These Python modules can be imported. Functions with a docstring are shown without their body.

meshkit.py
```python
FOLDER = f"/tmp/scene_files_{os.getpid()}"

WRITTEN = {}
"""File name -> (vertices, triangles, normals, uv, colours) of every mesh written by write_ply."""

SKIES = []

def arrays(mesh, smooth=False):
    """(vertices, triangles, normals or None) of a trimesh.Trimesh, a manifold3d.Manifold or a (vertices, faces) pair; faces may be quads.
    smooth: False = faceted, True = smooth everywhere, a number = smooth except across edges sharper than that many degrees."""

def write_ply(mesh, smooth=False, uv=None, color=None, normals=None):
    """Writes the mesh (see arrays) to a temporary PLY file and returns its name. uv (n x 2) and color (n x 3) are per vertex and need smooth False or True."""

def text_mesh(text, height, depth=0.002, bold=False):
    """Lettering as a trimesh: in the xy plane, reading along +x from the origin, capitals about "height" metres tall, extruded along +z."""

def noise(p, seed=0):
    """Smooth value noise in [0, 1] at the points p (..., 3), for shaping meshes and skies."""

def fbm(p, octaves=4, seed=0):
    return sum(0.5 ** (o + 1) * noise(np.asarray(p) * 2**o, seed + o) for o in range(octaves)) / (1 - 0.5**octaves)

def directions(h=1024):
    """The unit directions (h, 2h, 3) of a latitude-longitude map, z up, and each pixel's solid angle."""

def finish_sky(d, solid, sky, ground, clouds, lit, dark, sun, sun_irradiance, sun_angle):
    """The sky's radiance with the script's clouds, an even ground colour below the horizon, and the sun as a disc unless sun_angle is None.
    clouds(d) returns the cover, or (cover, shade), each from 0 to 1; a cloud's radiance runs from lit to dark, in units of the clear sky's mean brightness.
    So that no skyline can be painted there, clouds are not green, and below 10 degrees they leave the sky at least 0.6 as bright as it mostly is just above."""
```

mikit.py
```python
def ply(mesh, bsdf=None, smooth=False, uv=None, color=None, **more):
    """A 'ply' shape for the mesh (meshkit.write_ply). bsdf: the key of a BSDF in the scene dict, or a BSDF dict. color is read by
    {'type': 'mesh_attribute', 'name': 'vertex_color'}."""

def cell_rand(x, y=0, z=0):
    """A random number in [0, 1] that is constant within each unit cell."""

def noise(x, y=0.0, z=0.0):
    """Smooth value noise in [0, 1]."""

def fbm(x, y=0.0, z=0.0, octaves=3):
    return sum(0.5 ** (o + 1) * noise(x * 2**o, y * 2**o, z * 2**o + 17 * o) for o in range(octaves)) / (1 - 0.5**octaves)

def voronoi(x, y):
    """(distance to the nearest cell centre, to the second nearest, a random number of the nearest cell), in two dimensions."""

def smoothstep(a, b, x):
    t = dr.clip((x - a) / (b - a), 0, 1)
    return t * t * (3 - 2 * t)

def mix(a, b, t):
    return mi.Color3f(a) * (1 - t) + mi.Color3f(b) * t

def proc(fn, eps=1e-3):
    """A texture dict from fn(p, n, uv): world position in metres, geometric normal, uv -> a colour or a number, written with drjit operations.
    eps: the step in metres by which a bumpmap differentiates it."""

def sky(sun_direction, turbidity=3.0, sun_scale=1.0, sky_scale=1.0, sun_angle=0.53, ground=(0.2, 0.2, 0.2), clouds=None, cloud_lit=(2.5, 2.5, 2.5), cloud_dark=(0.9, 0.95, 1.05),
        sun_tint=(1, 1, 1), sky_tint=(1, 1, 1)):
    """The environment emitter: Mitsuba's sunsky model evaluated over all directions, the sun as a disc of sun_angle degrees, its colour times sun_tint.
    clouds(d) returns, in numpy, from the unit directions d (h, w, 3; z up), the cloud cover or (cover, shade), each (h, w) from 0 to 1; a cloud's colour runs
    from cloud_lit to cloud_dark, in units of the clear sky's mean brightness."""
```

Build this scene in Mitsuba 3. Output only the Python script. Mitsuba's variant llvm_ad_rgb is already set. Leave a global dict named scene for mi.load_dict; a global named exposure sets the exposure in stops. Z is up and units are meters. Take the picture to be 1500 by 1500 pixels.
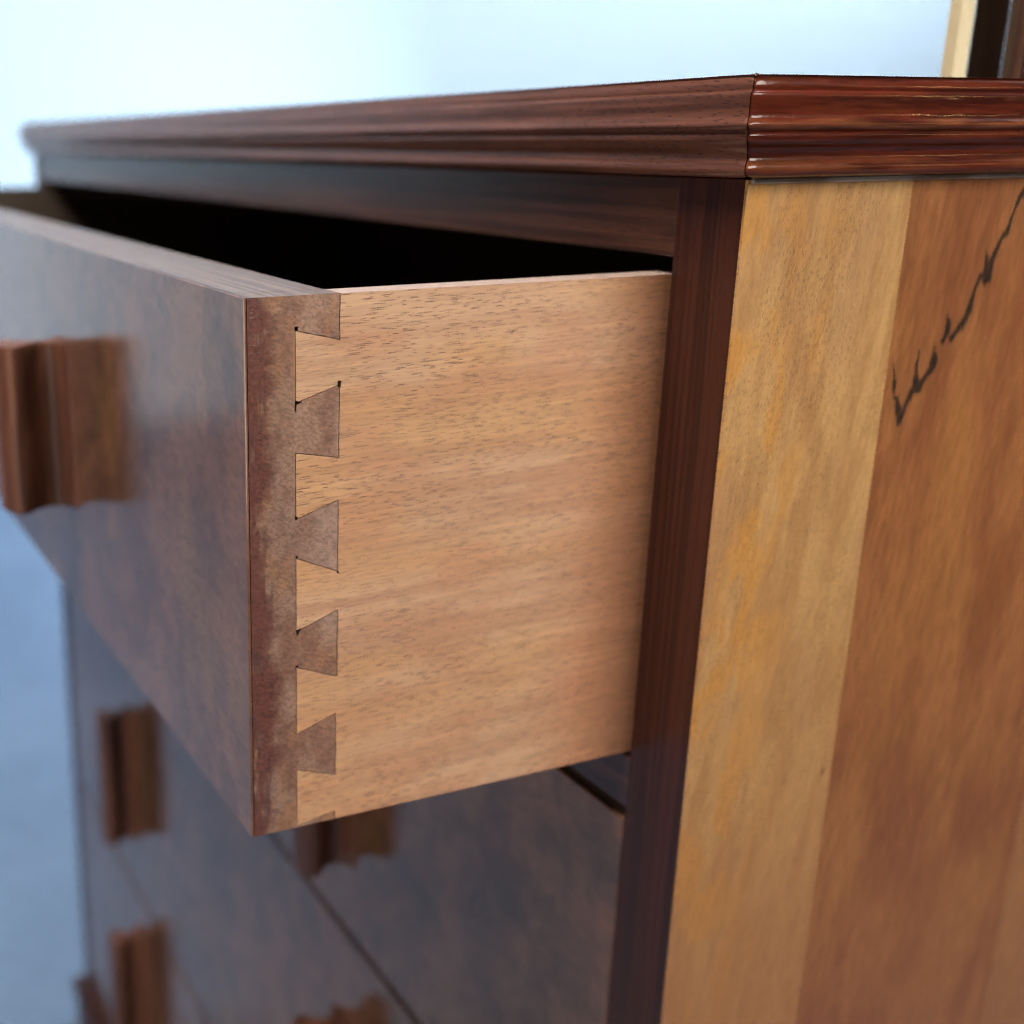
import math, random
import numpy as np, trimesh, shapely, shapely.geometry as sg
import drjit as dr, mitsuba as mi, mikit, meshkit
from mikit import noise, fbm, cell_rand, smoothstep, mix, proc

T = mi.ScalarTransform4f
scene, labels = {}, {}
random.seed(4)

# ------------------------------------------------------------------ camera, light, exposure
# The old chest is a little out of square: its own x (width), y (depth), z (height) axes lean by 1 to 2 degrees.
RACK = np.array([[1.0013684764, 0.0300026180, 0.0345440280], [0.0300026180, 1.0015659569, 0.0134306372], [0.0345440280, 0.0134306372, 0.9993129280]])
FLOOR = -1.09                                    # floor level below the chest's top, which is the origin of its axes
OFF = np.array([0, 0, -FLOOR])
EYE = np.array([0.3159783843, -0.2432451981, -0.0089222015]) + OFF
FWD = np.array([-0.8441593579, 0.4482528990, -0.2940481542])
UP = np.array([-0.2696932429, 0.1189504354, 0.9555712159])
scene['camera'] = {'type': 'thinlens', 'fov': 42.0284, 'aperture_radius': 0.0031, 'focus_distance': 0.378, 'near_clip': 0.02, 'far_clip': 60.0,
                   'to_world': T().look_at(origin=EYE.tolist(), target=(EYE + FWD).tolist(), up=UP.tolist())}
exposure = 0.0
KEY, KEY_POS, KEY_SIZE = (21.8, 20.6, 18.6), (1.05, 0.33, 1.72), (0.7, 0.6)     # softbox to the right, a little behind the chest
FILL, FILL_POS, FILL_SIZE = (23.0, 20.6, 17.8), (-0.1, -0.90, 2.9), (1.5, 0.9)        # softbox high above the front of the chest
WASH, WASH_POS, WASH_SIZE = (6.3, 6.9, 7.9), (-2.6, 3.1, 2.9), (6.2, 1.2)          # long unseen softbox, added to brighten the wall on the left
LOW, LOW_POS, LOW_SIZE = (33.0, 42.5, 57.0), (-2.5, 1.9, 0.72), (1.0, 0.5)           # unseen softbox added behind the chest to lighten the floor on its left
FRONT, FRONT_POS, FRONT_SIZE = (6.2, 5.1, 4.2), (0.65, -1.7, 0.80), (0.9, 0.8)         # unseen softbox added low in front to lighten the lower drawers
BULB, BULB_POS = (190.0, 105.0, 42.0), (1.75, 1.62, 1.52)                       # small warm bulb
WALL_X, WALL_Y = -4.3, 6.0

# ------------------------------------------------------------------ helpers
SI = np.linalg.inv(RACK)


def nom(p):
    """World position -> the chest's own coordinates."""
    x, y, z = p.x - float(OFF[0]), p.y - float(OFF[1]), p.z - float(OFF[2])
    return [float(SI[k, 0]) * x + float(SI[k, 1]) * y + float(SI[k, 2]) * z for k in range(3)]


def outward(m):
    if m.is_watertight and m.volume < 0:
        m.invert()
    return m


def rack(m):
    m = m.copy()
    m.vertices = m.vertices @ RACK.T + OFF
    return m


def add(key, mesh, bsdf, smooth=False, racked=True, **more):
    mesh = outward(mesh)
    scene[key] = mikit.ply(rack(mesh) if racked else mesh, bsdf, smooth=smooth, **more)
    return key


def box(x0, x1, y0, y1, z0, z1, c=0.0):
    """A box with chamfered edges."""
    if c <= 0:
        pts = [(x, y, z) for x in (x0, x1) for y in (y0, y1) for z in (z0, z1)]
    else:
        pts = []
        for sx in (0, 1):
            for sy in (0, 1):
                for sz in (0, 1):
                    a = np.array([(x0, x1)[sx], (y0, y1)[sy], (z0, z1)[sz]], float)
                    d = np.array([1 - 2 * sx, 1 - 2 * sy, 1 - 2 * sz]) * c
                    for k in range(3):
                        v = a + d
                        v[k] = a[k]
                        pts.append(v)
    return trimesh.Trimesh(np.array(pts, float)).convex_hull


def join(*ms):
    return trimesh.util.concatenate(ms)


def extrude(poly, h):
    return trimesh.creation.extrude_polygon(poly, h, engine='earcut')


def spline(pts, n=8):
    """Catmull-Rom through points; a repeated point makes a corner."""
    pts = [np.array(q, float) for q in pts]
    out = []
    for i in range(len(pts) - 1):
        a, b = pts[i], pts[i + 1]
        if np.allclose(a, b):
            continue
        pa = pts[i - 1] if i > 0 and not np.allclose(pts[i - 1], a) else 2 * a - b
        pb = pts[i + 2] if i + 2 < len(pts) and not np.allclose(pts[i + 2], b) else 2 * b - a
        for t in np.linspace(0, 1, n, endpoint=False):
            out.append(0.5 * (2 * a + (b - pa) * t + (2 * pa - 5 * a + 4 * b - pb) * t * t + (3 * a - pa - 3 * b + pb) * t ** 3))
    out.append(pts[-1])
    return np.array(out)


# ------------------------------------------------------------------ materials
def pores(u, v, length, width, density, seed):
    """Short dark dashes along u: the open pores of the wood, 0 to 1."""
    r = dr.floor(v / width)
    s = u / length + 37.0 * cell_rand(r, seed, 1)
    c = dr.floor(s)
    on = cell_rand(c, r, seed) < density
    half = 0.12 + 0.36 * cell_rand(c, r, seed + 5)
    fu = dr.abs(s - c - 0.5) / half
    fv = dr.abs(v / width - r - 0.5 + 0.3 * (cell_rand(c, r, seed + 9) - 0.5)) / (0.18 + 0.25 * cell_rand(c, r, seed + 11))
    return dr.select(on, (1 - smoothstep(0.25, 1.0, fu)) * (1 - smoothstep(0.45, 1.0, fv)), 0.0)


def drawer_side_color(p, n, uv):
    x, y, z = nom(p)
    u = y * 1000
    v = z * 1000 - 0.035 * u + 2.2 * (fbm(u * 0.02, z * 40, 3.0) - 0.5)
    band = fbm(v * 0.16, u * 0.010, 1.0, octaves=4)
    fine = fbm(v * 2.0, u * 0.055, 7.0, octaves=4)
    c = mix((0.465, 0.295, 0.195), (0.385, 0.218, 0.142), smoothstep(0.32, 0.70, band))
    c = mix(c, (0.44, 0.245, 0.125), 0.7 * smoothstep(0.42, 0.72, fbm(v * 0.05 + 9, u * 0.016, 2.0)))
    c = mix(c, (0.40, 0.205, 0.125), 0.6 * smoothstep(0.52, 0.74, fbm(v * 0.07 + 31, u * 0.03, 5.0)))
    c = mix(c, (0.36, 0.155, 0.085), 0.8 * smoothstep(-42.0, -8.0, u - 0.10 * (v + 150) + 14 * (fbm(v * 0.06, 3.0, 1.0, octaves=4) - 0.5)))  # reddish dark band by the post: its shadow and reflection put into colour
    c = c * (0.78 + 0.44 * fine)
    few = smoothstep(0.35, 0.68, fbm(u * 0.035, v * 0.05, 4.0))
    k = dr.maximum(pores(u, v, 8.0, 0.58, 0.42, 3), 0.8 * pores(u + 3, v + 0.3, 5.0, 0.43, 0.34, 8))
    c = mix(c, (0.15, 0.075, 0.048), k * (0.50 + 0.45 * few))
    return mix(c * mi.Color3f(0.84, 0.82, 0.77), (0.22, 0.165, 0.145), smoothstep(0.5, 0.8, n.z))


def drawer_side_height(p, n, uv):
    x, y, z = nom(p)
    u = y * 1000
    v = z * 1000 - 0.035 * u + 2.2 * (fbm(u * 0.02, z * 40, 3.0) - 0.5)
    return -dr.maximum(pores(u, v, 8.0, 0.58, 0.42, 3), 0.8 * pores(u + 3, v + 0.3, 5.0, 0.43, 0.34, 8)) + 0.35 * fbm(v * 1.5, u * 0.06, 2.0)


E_, XD, ZT, ZB = 0.1357, -0.0361, -0.0588, -0.2288      # drawer extension, right side, top, bottom


def end_grain_color(p, n, uv):
    x, y, z = nom(p)
    a, b = (y + E_) * 1000, (z - ZB) * 1000
    speck = 0.55 * fbm(a * 2.1, b * 2.1, x * 900.0, octaves=3) + 0.45 * noise(0.8 * a + 1.6 * b, 0.5 * b - 0.9 * a, 2.0)
    blot = fbm(a * 0.16, b * 0.09, 5.0, octaves=4)
    c = mix((0.160, 0.080, 0.055), (0.220, 0.130, 0.094), smoothstep(0.35, 0.65, blot))
    c = mix(c, (0.25, 0.120, 0.055), 0.55 * smoothstep(0.52, 0.72, fbm(a * 0.2 + 4, b * 0.07 - a * 0.1, 9.0)))
    grey = smoothstep(0.42, 0.68, fbm(a * 0.12 + 11, b * 0.05, 2.0)) * smoothstep(40.0, 150.0, b + 3.2 * (a - 14))
    c = mix(c, (0.25, 0.175, 0.15), 0.5 * grey)
    edge = 8.5 + 7.0 * (fbm(b * 0.11, 3.0, 1.0, octaves=4) - 0.5) + 6.0 * (fbm(b * 0.6, 8.0, 1.0) - 0.5) * 0.5
    stain = (1 - smoothstep(edge - 4.0, edge + 1.5, a)) * smoothstep(0.12, 0.40, fbm(a * 0.5, b * 0.12, 6.0))
    c = mix(c, (0.095, 0.028, 0.021), 0.9 * stain)
    c = mix(c, (0.055, 0.026, 0.026), 0.6 * smoothstep(0.62, 0.8, fbm(a * 0.7, b * 0.10, 14.0)) * (1 - smoothstep(5, 9, a)))
    ring = fbm(1.5 * (a * 0.62 - b * 0.78) + 3 * fbm(a * 0.06, b * 0.06, 1.0), 0.06 * (a * 0.78 + b * 0.62), 4.0, octaves=3)
    c = c * (1 - 0.16 * (1 - smoothstep(11.0, 16.0, a)))
    pit = pores(a * 0.8 + b * 0.6, b * 0.8 - a * 0.6, 0.9, 0.55, 0.30, 41)
    c = c * (0.34 + 1.05 * speck + 0.24 * ring)
    c = mix(c, (0.05, 0.026, 0.02), 0.45 * pit)
    return c


def end_grain_height(p, n, uv):
    x, y, z = nom(p)
    a, b = (y + E_) * 1000, (z - ZB) * 1000
    return fbm(a * 3.6, b * 3.6, x * 900.0, octaves=3) + 0.8 * smoothstep(0.62, 0.75, noise(a * 2.3, b * 2.3, 4.0))


def burr_color(p, n, uv):
    """Burr walnut veneer of the drawer fronts, seen on the face; the same board's end is the end grain."""
    x, y, z = nom(p)
    u, v = x * 1000, z * 1000
    wx = fbm(u * 0.012, v * 0.012, 2.0) * 4
    wz = fbm(u * 0.012 + 30, v * 0.012, 7.0) * 4
    big = 0.6 * fbm(u * 0.020 + wx, v * 0.020 + wz, 3.0, octaves=4) + 0.4 * fbm(u * 0.055 - wz, v * 0.055 + wx, 13.0, octaves=4)
    curl = fbm(u * 0.22 + 2.5 * wx, v * 0.50 + 4 * wz, 5.0, octaves=4)
    c = mix((0.285, 0.150, 0.098), (0.190, 0.102, 0.072), smoothstep(0.36, 0.66, big))
    c = mix(c, (0.060, 0.038, 0.034), 0.32 * smoothstep(0.60, 0.74, fbm(u * 0.045 + 2 * wz, v * 0.030 - wx, 23.0, octaves=4)))
    c = mix(c, (0.31, 0.18, 0.095), 0.5 * smoothstep(0.55, 0.75, fbm(u * 0.02 + 50, v * 0.02 + wx, 1.0)))
    return c * (0.76 + 0.48 * curl)


def edge_color(p, n, uv):
    """The long grain along the drawer front's edges."""
    x, y, z = nom(p)
    g = fbm(x * 14, y * 700, z * 700, octaves=4)
    return mix((0.105, 0.070, 0.052), (0.065, 0.041, 0.032), smoothstep(0.35, 0.65, g))


def slab_color(p, n, uv):
    f = smoothstep(0.5, 0.8, dr.abs(n.z))
    return edge_color(p, n, uv) * f + end_grain_color(p, n, uv) * (1 - f)


def post_color(p, n, uv):
    x, y, z = nom(p)
    u = x * 1000
    g = fbm(u * 0.75 + 2 * fbm(z * 9, u * 0.1, 1.0), z * 7, 2.0, octaves=4)
    c = mix((0.040, 0.0115, 0.007), (0.023, 0.0070, 0.005), smoothstep(0.38, 0.65, g))
    k = pores(z * 1000, u + 1.5 * fbm(z * 12, 2.0, 1.0), 8.0, 0.55, 0.3, 5)
    return mix(c, (0.010, 0.005, 0.004), 0.6 * k)


def rail_color(p, n, uv):
    x, y, z = nom(p)
    g = fbm(z * 420, x * 9, 2.0, octaves=4)
    c = mix((0.060, 0.024, 0.016), (0.032, 0.013, 0.010), smoothstep(0.38, 0.65, g))
    return mix(c, (0.012, 0.007, 0.006), 0.5 * pores(x * 1000, z * 1000, 8.0, 0.6, 0.3, 6))


def light_board_color(p, n, uv):
    x, y, z = nom(p)
    u, v = y * 1000, z * 1000
    u = u - 0.11 * v
    warp = fbm(u * 0.05, v * 0.012, 4.0) * 3
    c = mix((0.335, 0.203, 0.092), (0.275, 0.152, 0.066), smoothstep(0.30, 0.72, fbm(u * 0.22 + 0.6 * warp, v * 0.030, 1.0, octaves=5)))
    c = mix(c, (0.36, 0.178, 0.045), 0.80 * smoothstep(0.44, 0.64, fbm(u * 0.14 + 0.6 * warp, v * 0.050, 12.0, octaves=4)) * (1 - smoothstep(10, 44, y * 1000 + 10 * (fbm(v * 0.03, 2.0, 2.0) - 0.5))))
    # broad darker figure that crosses the board
    q = y * 1000 - 20 - 22 * smoothstep(-60.0, -135.0, v) - 3 * (fbm(v * 0.05, 1.0, 3.0) - 0.5)
    c = mix(c, (0.245, 0.125, 0.055), 0.45 * (1 - smoothstep(1.5, 6.0, dr.abs(q))) * smoothstep(-150, -120, v))
    c = mix(c, (0.275, 0.155, 0.085), 0.5 * smoothstep(0.52, 0.72, fbm(u * 0.06, v * 0.02, 21.0)))
    k = dr.maximum(pores(v, u, 3.4, 0.62, 0.55, 12), 0.8 * pores(v + 2, u + 0.3, 2.2, 0.42, 0.42, 14))
    c = mix(c, (0.13, 0.070, 0.035), k * (0.24 + 0.34 * smoothstep(0.4, 0.65, fbm(u * 0.1, v * 0.03, 2.0))))
    c = mix(c, (0.205, 0.092, 0.042), 0.85 * smoothstep(-95.0, -400.0, v + 30 * (fbm(u * 0.06, v * 0.01, 31.0) - 0.5)))  # redder and darker downwards: wood tone, with the light's falloff painted in
    # a small dark knot low on the board
    d = dr.sqrt(dr.square((y - 0.0575) * 1000 / 0.75 - 0.25 * (v + 234)) + dr.square((v + 234) / 2.2))
    c = mix(c, (0.09, 0.05, 0.025), 0.85 * (1 - smoothstep(0.4, 1.3, d)))
    return c * mi.Color3f(0.98, 0.92, 0.80) * (0.82 + 0.36 * fbm(u * 1.7, v * 0.22, 5.0, octaves=3))


# the black spalting line: strokes of (back from the front edge, below the top, half width), millimetres
SPALT = [[(63.8, -87.4, 0.18), (65.1, -92.6, 0.46), (65.7, -98.3, 0.37), (68.1, -103.6, 0.6), (69.7, -108.3, 0.32)], [(68.0, -97.9, 0.18), (68.0, -101.4, 0.97), (69.3, -107.0, 0.78)], [(69.7, -108.3, 0.55), (71.2, -102.3, 0.78), (73.2, -97.7, 1.15), (75.8, -96.7, 1.29), (78.0, -93.0, 0.83), (80.0, -90.9, 1.06), (80.1, -88.1, 0.92), (79.8, -83.0, 0.14)], [(74.2, -96.5, 1.38), (73.8, -91.4, 0.69), (73.5, -83.8, 0.14)], [(81.6, -86.0, 0.41), (80.5, -91.6, 0.69)], [(82.5, -82.9, 0.37), (84.3, -79.6, 1.01), (84.3, -76.4, 0.69), (83.6, -73.3, 0.14)], [(86.7, -82.9, 0.23), (86.7, -81.1, 0.92), (88.5, -78.3, 0.83), (90.3, -77.1, 1.29), (91.7, -73.8, 1.01), (92.8, -71.3, 1.01), (93.3, -67.6, 0.64), (93.6, -64.5, 0.55)], [(91.9, -73.0, 0.92), (93.1, -67.4, 0.51), (94.9, -61.0, 0.64), (97.4, -61.5, 1.61), (97.4, -58.8, 1.38), (95.9, -52.9, 0.23)], [(98.5, -63.0, 1.06), (98.9, -57.4, 1.01), (99.9, -53.1, 0.64), (101.2, -50.2, 0.78), (103.4, -47.7, 1.01), (104.2, -43.9, 0.46), (106.2, -37.3, 0.64), (108.1, -34.2, 0.78)]]


def spalt(u, v):
    ink, near = mi.Float(0), mi.Float(1e3)
    for st in SPALT:
        for (a, b, w0), (e, f, w1) in zip(st[:-1], st[1:]):
            t = dr.clip(((u - a) * (e - a) + (v - b) * (f - b)) / ((e - a) ** 2 + (f - b) ** 2), 0, 1)
            d = dr.sqrt(dr.square(u - a - t * (e - a)) + dr.square(v - b - t * (f - b)))
            w = w0 + (w1 - w0) * t
            ink = dr.maximum(ink, (1 - smoothstep(0.5, 1.2, d / (1.35 * w + 0.12))))
            near = dr.minimum(near, d)
    return ink, near


def brown_board_color(p, n, uv):
    x, y, z = nom(p)
    y0, v = y * 1000, z * 1000
    u = y0 - 0.10 * v
    warp = fbm(u * 0.04, v * 0.010, 4.0) * 3
    c = mix((0.200, 0.078, 0.027), (0.145, 0.049, 0.018), smoothstep(0.28, 0.74, fbm(u * 0.10 + 0.5 * warp, v * 0.022, 1.0, octaves=5)))
    c = mix(c, (0.225, 0.095, 0.028), 0.5 * smoothstep(0.45, 0.78, fbm(u * 0.06 + warp, v * 0.016, 17.0, octaves=4)))
    c = mix(c, (0.26, 0.130, 0.050), 0.55 * smoothstep(160.0, 163.5, u + 0.10 * v) * smoothstep(-120, -300, v))
    c = c * (0.74 + 0.52 * fbm(u * 1.3, v * 0.16, 5.0, octaves=3))
    k = dr.maximum(pores(v, u, 4.0, 0.7, 0.40, 22), 0.7 * pores(v + 2, u + 0.3, 2.6, 0.5, 0.30, 24))
    c = mix(c, (0.10, 0.040, 0.020), 0.26 * k)
    c = mix(c, (0.135, 0.048, 0.020), 0.45 * smoothstep(-120.0, -420.0, v))  # darker towards the foot: falloff of the light mixed into the wood colour
    wob = 0.9 * (noise(y0 * 1.1, v * 0.35, 3.0) - 0.5)
    hair = fbm((u) * 3.2, v * 0.22, 6.0)
    ink, near = spalt(y0 + wob, v + 2 * wob + 3.4 * (hair - 0.5))
    ink = ink * smoothstep(0.16, 0.42, hair + 0.25 * ink)
    c = mix(c, (0.008, 0.006, 0.005), 0.98 * ink * (0.85 + 0.15 * noise(y0 * 1.5, v * 0.5, 2.0)))
    return mix(c, (0.13, 0.055, 0.026), 0.22 * (1 - smoothstep(0.5, 4.0, near)) * (1 - ink))


def moulding_side_color(p, n, uv):
    x, y, z = nom(p)
    u, v = y * 1000, z * 1000
    g = fbm(v * 0.7 + x * 500, u * 0.03, 2.0, octaves=4)
    c = mix((0.060, 0.011, 0.006), (0.028, 0.006, 0.004), smoothstep(0.38, 0.66, g))
    worn = smoothstep(0.48, 0.75, fbm(u * 0.045 + 3, v * 0.6, 8.0, octaves=4))
    c = mix(c, (0.10, 0.028, 0.011), 0.25 * worn)
    # the varnish is rubbed through along the two proud edges
    rub = (1 - smoothstep(0.7, 2.0, dr.abs(v + 13.6 + 0.8 * (noise(u * 0.12, 4.0, 1.0) - 0.5)))) + 0.7 * (1 - smoothstep(0.8, 2.4, dr.abs(v + 25.3)))
    c = mix(c, (0.18, 0.066, 0.026), dr.minimum(rub, 1.0) * smoothstep(0.25, 0.7, fbm(u * 0.05, v * 0.4, 5.0)) * 0.4)
    return c * (0.78 + 0.44 * fbm(u * 0.2, v * 1.2, 3.0))


def moulding_side_height(p, n, uv):
    x, y, z = nom(p)
    u, v = y * 1000, z * 1000 + x * 700
    return fbm(u * 0.45, v * 1.1, 3.0, octaves=3) + 0.5 * fbm(u * 1.5, v * 2.6, 9.0)


def moulding_front_color(p, n, uv):
    x, y, z = nom(p)
    u, v = x * 1000, z * 1000
    g = fbm(v * 0.8 + y * 600, u * 0.025, 2.0, octaves=4)
    c = mix((0.098, 0.038, 0.026), (0.066, 0.025, 0.018), smoothstep(0.36, 0.66, g))
    k = pores(u, v + 0.05 * u, 5.0, 0.6, 0.35, 33)
    return mix(c, (0.018, 0.009, 0.008), 0.7 * k)


def moulding_front_height(p, n, uv):
    x, y, z = nom(p)
    return -pores(x * 1000, z * 1000 + 0.05 * x * 1000, 5.0, 0.6, 0.35, 33) + 0.6 * fbm(x * 300, z * 900, 2.0)


def handle_color(p, n, uv):
    x, y, z = nom(p)
    u, v = (y * 1.3 + x) * 1000, z * 1000
    g = fbm(u * 0.22 + 2 * fbm(v * 0.02, u * 0.05, 1.0), v * 0.010, 2.0, octaves=4)
    c = mix((0.130, 0.050, 0.028), (0.065, 0.026, 0.017), smoothstep(0.34, 0.66, g))
    return c * (0.8 + 0.4 * fbm(u * 1.5, v * 0.05, 4.0))


def wall_color(p, n, uv):
    return mix((0.65, 0.78, 0.84), (0.63, 0.77, 0.83), fbm(p.x * 2, p.y * 2, p.z * 2))


def floor_color(p, n, uv):
    g = fbm(p.x * 60, p.y * 60, 2.0)
    return mix((0.118, 0.170, 0.240), (0.100, 0.146, 0.212), smoothstep(0.3, 0.7, fbm(p.x * 3, p.y * 3, 1.0))) * (0.9 + 0.2 * g)


def dark_frame_color(p, n, uv):
    g = fbm(p.x * 160, p.y * 160, p.z * 9, octaves=3)
    return mix((0.050, 0.021, 0.014), (0.026, 0.011, 0.008), smoothstep(0.35, 0.65, g))


def cream_color(p, n, uv):
    return mix((0.45, 0.40, 0.27), (0.41, 0.36, 0.23), fbm(p.x * 90, p.y * 90, p.z * 12))


def wood(color, rough=0.45, spec=0.5, coat=0.0, coat_gloss=0.8, height=None, scale=0.00008, eps=1e-4):
    b = {'type': 'principled', 'base_color': proc(color), 'roughness': rough, 'specular': spec, 'clearcoat': coat, 'clearcoat_gloss': coat_gloss}
    if height is not None:
        b = {'type': 'bumpmap', 'arbitrary': proc(height, eps=eps), 'scale': scale, 'bsdf': b}
    return {'type': 'twosided', 'bsdf': b}


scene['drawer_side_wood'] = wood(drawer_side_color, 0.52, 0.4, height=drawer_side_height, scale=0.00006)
scene['drawer_front_wood'] = {'type': 'twosided', 'bsdf': {'type': 'roughplastic', 'alpha': 0.028, 'diffuse_reflectance': proc(burr_color), 'nonlinear': True}}
scene['drawer_edge_wood'] = wood(edge_color, 0.35, 0.5)
scene['end_grain_wood'] = wood(slab_color, 0.36, 0.6, height=end_grain_height, scale=0.00007)
scene['post_wood'] = wood(post_color, 0.36, 0.20)
scene['rail_wood'] = wood(rail_color, 0.26, 0.32)
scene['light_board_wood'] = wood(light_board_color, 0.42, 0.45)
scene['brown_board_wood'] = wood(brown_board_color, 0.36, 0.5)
scene['side_moulding_wood'] = wood(moulding_side_color, 0.15, 0.26, 0.0, 0.9, height=moulding_side_height, scale=0.000022)
scene['front_moulding_wood'] = wood(moulding_front_color, 0.26, 0.6, height=moulding_front_height, scale=0.00008)
scene['handle_wood'] = wood(handle_color, 0.38, 0.4)
def wax_color(p, n, uv):
    x, y, z = nom(p)
    return mix((0.12, 0.080, 0.060), (0.24, 0.20, 0.18), smoothstep(0.30, 0.75, fbm(y * 90, z * 900, 1.0, octaves=4)))


scene['joint_wax'] = wood(wax_color, 0.45, 0.5)
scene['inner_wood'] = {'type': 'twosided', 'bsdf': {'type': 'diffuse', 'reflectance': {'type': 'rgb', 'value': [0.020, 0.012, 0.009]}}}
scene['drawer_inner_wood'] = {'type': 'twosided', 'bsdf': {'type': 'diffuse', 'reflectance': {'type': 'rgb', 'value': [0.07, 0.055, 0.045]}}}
scene['wall_paint'] = {'type': 'twosided', 'bsdf': {'type': 'diffuse', 'reflectance': proc(wall_color)}}
scene['floor_cover'] = wood(floor_color, 0.6, 0.3)
scene['cream_paint'] = wood(cream_color, 0.5, 0.4)
scene['dark_frame_wood'] = wood(dark_frame_color, 0.25, 0.5)
scene['lamp_housing_paint'] = {'type': 'twosided', 'bsdf': {'type': 'diffuse', 'reflectance': {'type': 'rgb', 'value': [0.05, 0.05, 0.05]}}}

# ------------------------------------------------------------------ setting
def sheet(a, b, c, d):
    return trimesh.Trimesh(np.array([a, b, c, d], float), [[0, 1, 2], [0, 2, 3]], process=False)


add('floor', sheet((WALL_X, -5, 0), (5, -5, 0), (5, WALL_Y, 0), (WALL_X, WALL_Y, 0)), 'floor_cover', racked=False)
add('wall', sheet((WALL_X, -2.6, 0), (WALL_X, WALL_Y, 0), (WALL_X, WALL_Y, 3.4), (WALL_X, -2.6, 3.4)), 'wall_paint', racked=False)
labels['floor'] = {'kind': 'structure', 'label': 'pale blue grey floor out of focus at lower left'}
labels['wall'] = {'kind': 'structure', 'label': 'bright pale blue wall out of focus behind the chest'}

# ------------------------------------------------------------------ chest of drawers
W, D, WP = 1.087, 0.45, 0.0331
CH = 'chest_of_drawers'
labels[CH] = {'label': 'old walnut chest of drawers with its top drawer pulled out', 'category': 'chest of drawers'}

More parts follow.
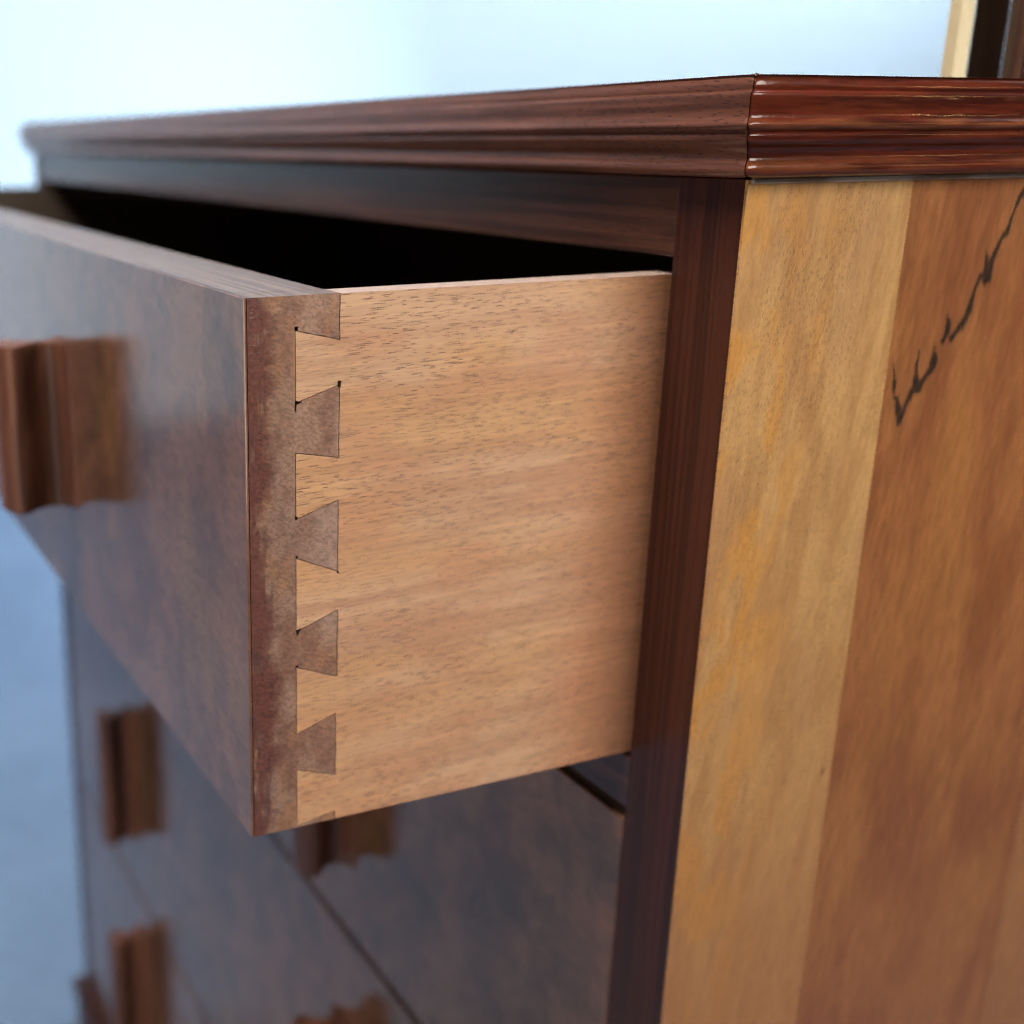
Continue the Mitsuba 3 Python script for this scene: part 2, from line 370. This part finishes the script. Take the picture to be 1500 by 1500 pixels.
# top: moulded edge. (outward, height) from the top down, in millimetres; doubled points are corners
PROFILE = spline([(-18, -0.3), (5.2, -0.3), (6.6, -0.8), (7.5, -2.0), (7.9, -3.4), (7.8, -4.5), (7.8, -4.5), (9.2, -4.8), (9.2, -4.8), (9.9, -5.4), (10.1, -6.6), (10.15, -8.2), (9.9, -10.0), (10.1, -11.8), (11.0, -13.2), (11.1, -14.2), (10.2, -15.1), (9.3, -15.3), (9.3, -15.3),
                  (9.0, -15.6), (9.0, -15.6), (9.6, -16.6), (9.5, -17.9), (8.6, -19.0), (7.2, -20.2), (6.4, -21.8), (6.6, -23.4), (7.6, -24.7), (7.9, -26.2), (7.0, -27.7), (4.8, -28.3), (4.8, -28.3), (-18, -28.3)], 5) / 1000
NORM = np.zeros_like(PROFILE)
tang = np.gradient(PROFILE, axis=0)
NORM = np.stack([-tang[:, 1], tang[:, 0]], 1) / np.maximum(np.linalg.norm(tang, axis=1, keepdims=True), 1e-9)


def moulding(place, stations, wear, shrink):
    """Sweep PROFILE: place(p, h, s) -> point; s runs along the moulding; shrink(s) rounds its ends; wear is the depth of its dents."""
    rings = []
    n = len(PROFILE)
    for s in stations:
        pts = PROFILE.copy()
        vis = (pts[:, 0] > -0.010)
        probe = np.stack([np.full(n, s * 260.0), pts[:, 0] * 500, pts[:, 1] * 500], 1)
        dz = wear * (meshkit.fbm(probe, 3, seed=2) - 0.5) * 2 + shrink(s)
        pts[vis] -= NORM[vis] * np.where(NORM[vis, :1] * 0 + 1 > 0, dz[vis, None], 0) * SIGN
        rings.append([place(p, h, s) for p, h in pts])
    v = np.array(rings).reshape(-1, 3)
    f = []
    for i in range(len(stations) - 1):
        for j in range(n):
            a, b = i * n + j, i * n + (j + 1) % n
            f += [[a, b, b + n], [a, b + n, a + n]]
    m0 = trimesh.Trimesh(v, f, process=False)
    cap = trimesh.creation.triangulate_polygon(sg.Polygon(PROFILE), engine='earcut')
    # end caps: the profile's own triangles (same vertex order)
    cv, cf = cap
    idx = np.array([int(np.argmin(((PROFILE - q) ** 2).sum(1))) for q in cv])
    caps = idx[cf]
    last = (len(stations) - 1) * n
    m = trimesh.Trimesh(v, np.vstack([f, caps, (caps + last)[:, ::-1]]), process=False)
    trimesh.repair.fix_normals(m)
    return m


# outward direction of the profile normals
mid = int(np.argmax(PROFILE[:, 0]))
SIGN = 1.0 if NORM[mid, 0] > 0 else -1.0
ends = lambda s: 0.00055 * math.exp(-max(s, 0) / 0.0012)
st = np.r_[0, 0.0004, 0.0009, 0.0016, 0.0026, np.arange(0.004, 0.16, 0.0025), 0.2, 0.3, D]
add(CH + '__side_moulding', moulding(lambda p, h, s: (p + 0.0, -p + 0.0002 + s * (D + p) / D, h), st, 0.00008, ends), 'side_moulding_wood', smooth=38)
labels[CH + '__side_moulding'] = {'label': 'glossy red brown moulding along the right side of the top'}
stf = np.r_[0, 0.0005, 0.0012, 0.0025, np.arange(0.005, 0.30, 0.005), np.arange(0.3, W, 0.05), W]
add(CH + '__front_moulding', moulding(lambda p, h, s: (p - 0.0002 - s * (W + 2 * p) / W, -p, h), stf, 0.00009, lambda s: 0.5 * ends(s)), 'front_moulding_wood', smooth=38)
labels[CH + '__front_moulding'] = {'label': 'dull brown moulding along the front of the top'}
add(CH + '__side_moulding_001', moulding(lambda p, h, s: (-W - p, -p + 0.0002 + s * (D + p) / D, h), np.r_[0, 0.1, D], 0.0, lambda s: 0), 'front_moulding_wood', smooth=38)
add(CH + '__top_board', box(-W + 0.0181, -0.0181, 0.0181, D, -0.026, -0.0006), 'front_moulding_wood')

add(CH + '__joint_strip', box(-0.0004, 0.0012, 0.0008, D, -0.03015, -0.02845, 0.0004), 'joint_wax')
labels[CH + '__joint_strip'] = {'label': 'grey line of old wax and glue under the side moulding'}

# carcass: posts, rails, sides, back
ZC, ZFOOT = -0.0288, -0.990
add(CH + '__post', box(-WP, -0.00115, 0.0, 0.024, ZFOOT, ZC, 0.0002), 'post_wood')
add(CH + '__post_001', box(-W + 0.0012, -W + WP, 0.0, 0.024, ZFOOT, ZC, 0.0004), 'post_wood')
add(CH + '__top_rail', box(-W + WP + 0.0002, -WP - 0.0002, 0.0006, 0.024, -0.0533, ZC, 0.0005), 'rail_wood')
add(CH + '__rail', box(-W + WP + 0.0002, -WP - 0.0002, 0.0008, 0.024, -0.2512, -0.2306, 0.0005), 'rail_wood')
G2, G3, G4 = -0.4536, -0.7074, -0.985
for k, zz in enumerate((G2, G3)):
    add(CH + '__rail_%03d' % (k + 1), box(-W + WP + 0.0002, -WP - 0.0002, 0.0225, 0.044, zz - 0.010, zz + 0.008, 0.0005), 'rail_wood')
    add(CH + '__shadow_strip' + ('_%03d' % k if k else ''), box(-W + WP + 0.0003, -WP - 0.0003, 0.0014, 0.0215, zz - 0.0018, zz + 0.0017), 'inner_wood')  # near-black strip added in the drawer gap, standing in for its shade
add(CH + '__shadow_strip_002', box(-W + WP + 0.0003, -WP - 0.0003, 0.0022, 0.0215, -0.2551, -0.2514), 'inner_wood')  # same dark filler under the rail, in place of the gap's shade
add(CH + '__back_panel', box(-W + 0.012, -0.012, D - 0.008, D - 0.001, ZFOOT, -0.0295), 'inner_wood')
add(CH + '__side_panel_001', box(-W, -W + 0.0115, 0.0004, D, ZFOOT, ZC, 0.0004), 'brown_board_wood')
SP = CH + '__side_panel'
add(SP, box(-0.0118, -0.0011, 0.0246, D - 0.009, ZFOOT, ZC - 0.0008), 'inner_wood')
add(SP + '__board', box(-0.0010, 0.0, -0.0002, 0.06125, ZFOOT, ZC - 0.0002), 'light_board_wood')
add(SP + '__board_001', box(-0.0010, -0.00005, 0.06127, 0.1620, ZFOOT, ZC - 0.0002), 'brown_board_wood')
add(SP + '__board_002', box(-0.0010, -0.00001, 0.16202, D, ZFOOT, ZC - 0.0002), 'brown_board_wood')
labels[SP + '__board'] = {'label': 'pale honey coloured board along the front edge of the side'}
labels[SP + '__board_001'] = {'label': 'red brown side board with a jagged black spalting line'}
add(CH + '__plinth', join(box(-W - 0.010, 0.010, -0.010, D, FLOOR + 0.001, -1.004, 0.002), box(-W - 0.014, 0.014, -0.014, D + 0.001, -1.0037, ZFOOT - 0.0002, 0.004)), 'post_wood')
labels[CH + '__plinth'] = {'label': 'dark brown plinth moulding at the foot of the chest'}


# ------------------------------------------------------------------ handles: fluted upright wooden pulls
# half outline in plan: (outward from the drawer front, sideways), millimetres
HALF = [(-0.5, 0), (0.9, -0.2), (2.4, -3.6), (5.2, -8.6), (8.2, -10.2), (11.6, -9.4), (14.6, -5.6), (14.6, -5.6), (15.4, -6.2), (15.4, -6.2), (17.4, -2.4), (20.0, -0.8), (22.6, -1.6), (24.6, -5.2), (26.2, -9.0), (26.9, -13.0)]


def handle_mesh(xr, yface, z0, z1, width=0.030, k=1.0):
    pts = spline(HALF, 5) / 1000
    right = [(xr + s, yface - k * t) for t, s in pts]
    left = [(xr - width - s, yface - k * t) for t, s in pts][::-1]
    poly = sg.Polygon(right + left).buffer(0)
    h = z1 - z0
    c = 0.0012
    m0 = extrude(poly.buffer(-0.0), h - 2 * c)
    m0.apply_translation([0, 0, z0 + c])
    # softened top and bottom: a slightly smaller slab beyond each end
    p2 = poly.buffer(-c * 0.8)
    m1 = extrude(p2, h)
    m1.apply_translation([0, 0, z0])
    return join(m0, m1)


# ------------------------------------------------------------------ drawers
def drawer_front(x0, x1, y0, y1, z0, z1):
    return box(x0, x1, y0, y1, z0, z1, 0.0005)


DX0, DX1 = -W + WP + 0.003, XD
TH, LAP = 0.0278, 0.0146        # thickness of the drawer front, and of the lap that hides the dovetails' ends
mm = lambda a, b: (a / 1000.0, b / 1000.0)
# pins, in (behind the face, above the drawer's bottom) millimetres
PINS = [[(14.0, 160.2), (27.7, 156.6), (27.7, 170.0), (14.0, 170.0)],
        [(14.0, 124.4), (27.7, 121.5), (27.7, 143.4), (14.0, 138.8)],
        [(14.0, 92.0), (27.6, 85.7), (27.6, 108.3), (14.0, 103.6)],
        [(14.0, 56.3), (27.6, 50.7), (27.6, 72.9), (14.0, 67.6)],
        [(14.0, 21.0), (27.3, 16.2), (27.3, 37.9), (14.0, 33.0)],
        [(14.0, 0.0), (27.2, 0.0), (27.2, 2.9), (14.0, 0.4)]]
def by_hand(q, k):
    """The saw and chisel wandered: cut the outline into short steps and shift each a little."""
    pts = [np.array(v) for v in q]
    out = []
    for a, b in zip(pts, pts[1:] + pts[:1]):
        n = max(1, int(np.hypot(*(b - a)) / 1.4))
        out += [a + (b - a) * t / n for t in range(n)]
    out = np.array(out)
    d = np.stack([meshkit.noise(np.c_[out * 0.55, np.full(len(out), k + 0.5 * j)], seed=7 + j) for j in (0, 1)], 1) - 0.5
    return sg.Polygon(out + 0.20 * d).buffer(0)


pins = [by_hand(q, 3.0 * i) for i, q in enumerate(PINS)]
nicks = [sg.box(14.4, 160.0, 15.5, 161.1), sg.box(27.2, 142.6, 28.3, 144.6), sg.Polygon([(14.5, 139.8), (16.8, 139.2), (15.0, 138.6), (14.8, 136.2), (14.3, 137.0)]), sg.box(14.4, 103.6, 15.2, 104.8), sg.box(14.5, 91.6, 15.2, 92.4), sg.Polygon([(14.4, 68.4), (16.4, 68.9), (14.9, 66.0)]), sg.box(27.2, 84.8, 28.0, 85.6), sg.box(14.4, 55.8, 15.2, 56.6)]
nicks = shapely.union_all([by_hand(list(q.exterior.coords)[:-1], 40.0 + i) for i, q in enumerate(nicks)])
lap = sg.box(0.9, 0, LAP * 1000, 170.0)
front_poly = shapely.union_all([lap] + pins).buffer(-0.06).difference(nicks)
front_poly = max(getattr(front_poly, 'geoms', [front_poly]), key=lambda g: g.area).simplify(0.02)
tails = sg.box(LAP * 1000 - 0.02, 0.0, 470.0, 170.0).difference(shapely.union_all(pins)).buffer(-0.15, join_style=2).intersection(sg.box(0, 0.05, 480, 170)).difference(nicks)
tails = max(getattr(tails, 'geoms', [tails]), key=lambda g: g.area)


def from_side(poly, x0, x1):
    """Polygon in (y, z) millimetres of the drawer's side -> a slab between x0 and x1."""
    m0 = extrude(poly, 1.0)
    v = m0.vertices
    m0.vertices = np.stack([x0 + v[:, 2] * (x1 - x0), -E_ + v[:, 0] / 1000, ZB + v[:, 1] / 1000], 1)
    m0.fix_normals()
    return m0


DR = CH + '__drawer'
labels[DR] = {'label': 'top drawer pulled halfway out, showing its dovetailed side'}
BD = 0.012                                     # thickness of the drawer sides
end_slab = from_side(front_poly, XD - BD, XD)
# the front board behind that slab, then the slab's bevelled show face is the slab itself
add(DR + '__front', drawer_front(DX0, XD - BD + 0.0001, -E_ + 0.00095, -E_ + TH, ZB, ZT - 0.00005), 'drawer_edge_wood')
add(DR + '__veneer', box(DX0, XD - 0.0001, -E_, -E_ + 0.0009, ZB, ZT, 0.0003), 'drawer_front_wood')
labels[DR + '__veneer'] = {'label': 'glossy burr walnut veneer on the drawer front'}
add(DR + '__dovetail_pins', end_slab, 'end_grain_wood')
labels[DR + '__dovetail_pins'] = {'label': 'end grain of the drawer front with its dovetail pins'}
side = from_side(tails, XD - BD, XD + 0.00010)
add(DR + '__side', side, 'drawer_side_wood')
labels[DR + '__side'] = {'label': 'pale tan drawer side with dovetail tails'}
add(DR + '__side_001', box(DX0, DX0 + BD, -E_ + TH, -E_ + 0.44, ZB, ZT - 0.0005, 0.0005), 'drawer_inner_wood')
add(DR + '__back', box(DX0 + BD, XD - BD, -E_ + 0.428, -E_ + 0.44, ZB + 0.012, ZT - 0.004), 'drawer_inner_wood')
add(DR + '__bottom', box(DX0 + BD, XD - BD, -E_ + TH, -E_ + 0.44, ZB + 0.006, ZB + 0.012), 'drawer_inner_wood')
hx = -0.2720
add(DR + '__handle', handle_mesh(hx, -E_, -0.1775, -0.1020, k=1.12), 'handle_wood', smooth=30)
add(DR + '__handle_001', handle_mesh(-W - hx + 0.030, -E_, -0.1775, -0.1020, k=1.12), 'handle_wood', smooth=30)

tops = [(-0.2556, G2 + 0.0021, 0.0), (G2 - 0.0022, G3 + 0.0027, 0.0), (G3 - 0.0027, G4, 0.0)]
for i, (zt, zb, y0) in enumerate(tops):
    key = CH + '__drawer_%03d' % (i + 1)
    labels[key] = {'label': ['second drawer from the top, shut', 'third drawer from the top, shut', 'bottom drawer, shut'][i]}
    add(key + '__front', drawer_front(DX0 - 0.001, -WP - 0.0014, y0 + 0.0003, 0.021, zb, zt), 'drawer_front_wood')
    hz0, hz1 = ((-0.4060, -0.3040), (-0.6440, -0.5140), (-0.9350, -0.7500))[i]
    for j, xr in enumerate((-0.2770, -W + 0.2770 + 0.030)):
        add(key + '__handle' + ('_001' if j else ''), handle_mesh(xr, 0.0003, hz0, hz1, k=1.1), 'handle_wood', smooth=30)

# ------------------------------------------------------------------ dark frame standing on the chest's top
FR = 'wooden_frame'
labels[FR] = {'label': 'dark brown moulded wooden frame with a cream outer edge standing on the chest top', 'category': 'frame'}
fo = np.array([-0.0915, 0.1565, 0.0])                 # its left foot, in the chest's coordinates
fx = np.array([0.72, 0.694, 0.0])                   # along the frame, to the right
fn = np.array([0.694, -0.72, 0.0])                  # towards the camera


def in_frame(a0, a1, d0, d1, h0, h1, c):
    m0 = box(a0, a1, -d1, -d0, h0, h1, c)
    v = m0.vertices
    m0.vertices = fo + v[:, :1] * fx - v[:, 1:2] * fn + v[:, 2:] * np.array([0, 0, 1.0])
    m0.fix_normals()
    return m0


add(FR + '__edge', in_frame(0.0, 0.0085, 0.0, 0.020, -0.0003, 0.52, 0.004), 'cream_paint')
labels[FR + '__edge'] = {'label': 'cream edge strip'}
add(FR + '__rebate', in_frame(0.0087, 0.0205, 0.0, 0.003, -0.0003, 0.52, 0.0005), 'inner_wood')
add(FR + '__bead', in_frame(0.0207, 0.0275, 0.0, 0.014, -0.0003, 0.52, 0.003), 'dark_frame_wood')
add(FR + '__panel', in_frame(0.0277, 0.30, 0.0, 0.010, -0.0003, 0.52, 0.001), 'dark_frame_wood')


# ------------------------------------------------------------------ lamps
def softbox(name, pos, target, size, radiance, label):
    pos, target = np.array(pos, float), np.array(target, float)
    d = (target - pos) / np.linalg.norm(target - pos)
    r = np.cross(d, [0, 0, 1.0])
    r /= np.linalg.norm(r)
    u = np.cross(r, d)
    w, h = size[0] / 2, size[1] / 2
    quad = [pos - r * w - u * h, pos + r * w - u * h, pos + r * w + u * h, pos - r * w + u * h]
    m0 = sheet(*quad)
    if m0.face_normals[0] @ d < 0:
        m0.invert()
    add(name + '__diffuser', m0, 'lamp_housing_paint', racked=False, emitter={'type': 'area', 'radiance': {'type': 'rgb', 'value': list(radiance)}})
    hull = trimesh.Trimesh(np.vstack([quad, [q - d * 0.25 + (pos - q) * 0.4 for q in quad]]) - d * 0.004).convex_hull
    add(name + '__housing', hull, 'lamp_housing_paint', racked=False)
    labels[name] = {'label': label, 'category': 'lamp'}


softbox('softbox_lamp', KEY_POS, (-0.1, 0.0, 1.0), KEY_SIZE, KEY, 'large black softbox lamp to the right behind the chest')
softbox('softbox_lamp_001', WASH_POS, (-4.3, 1.7, 1.25), WASH_SIZE, WASH, 'large unseen softbox lamp added on the left to brighten the wall')
softbox('softbox_lamp_002', FILL_POS, (-0.4, -0.1, 0.9), FILL_SIZE, FILL, 'large black softbox lamp high above the front of the chest')
softbox('softbox_lamp_003', LOW_POS, (-2.65, -0.2, 0.0), LOW_SIZE, LOW, 'small unseen softbox lamp added behind the chest to brighten the floor')
softbox('softbox_lamp_004', FRONT_POS, (-0.3, 0.0, 0.75), FRONT_SIZE, FRONT, 'low unseen softbox lamp added in front to lighten the lower drawers')
bulb = trimesh.creation.icosphere(subdivisions=3, radius=0.03)
bulb.apply_translation(BULB_POS)
add('bulb_lamp__bulb', bulb, 'lamp_housing_paint', smooth=True, racked=False, emitter={'type': 'area', 'radiance': {'type': 'rgb', 'value': list(BULB)}})
labels['bulb_lamp'] = {'label': 'small warm bulb lamp to the right behind the chest', 'category': 'lamp'}
add('bulb_lamp__cord', trimesh.creation.cylinder(radius=0.004, segment=[(BULB_POS[0], BULB_POS[1], BULB_POS[2] + 0.03), (BULB_POS[0], BULB_POS[1], 3.3)]), 'lamp_housing_paint', racked=False)
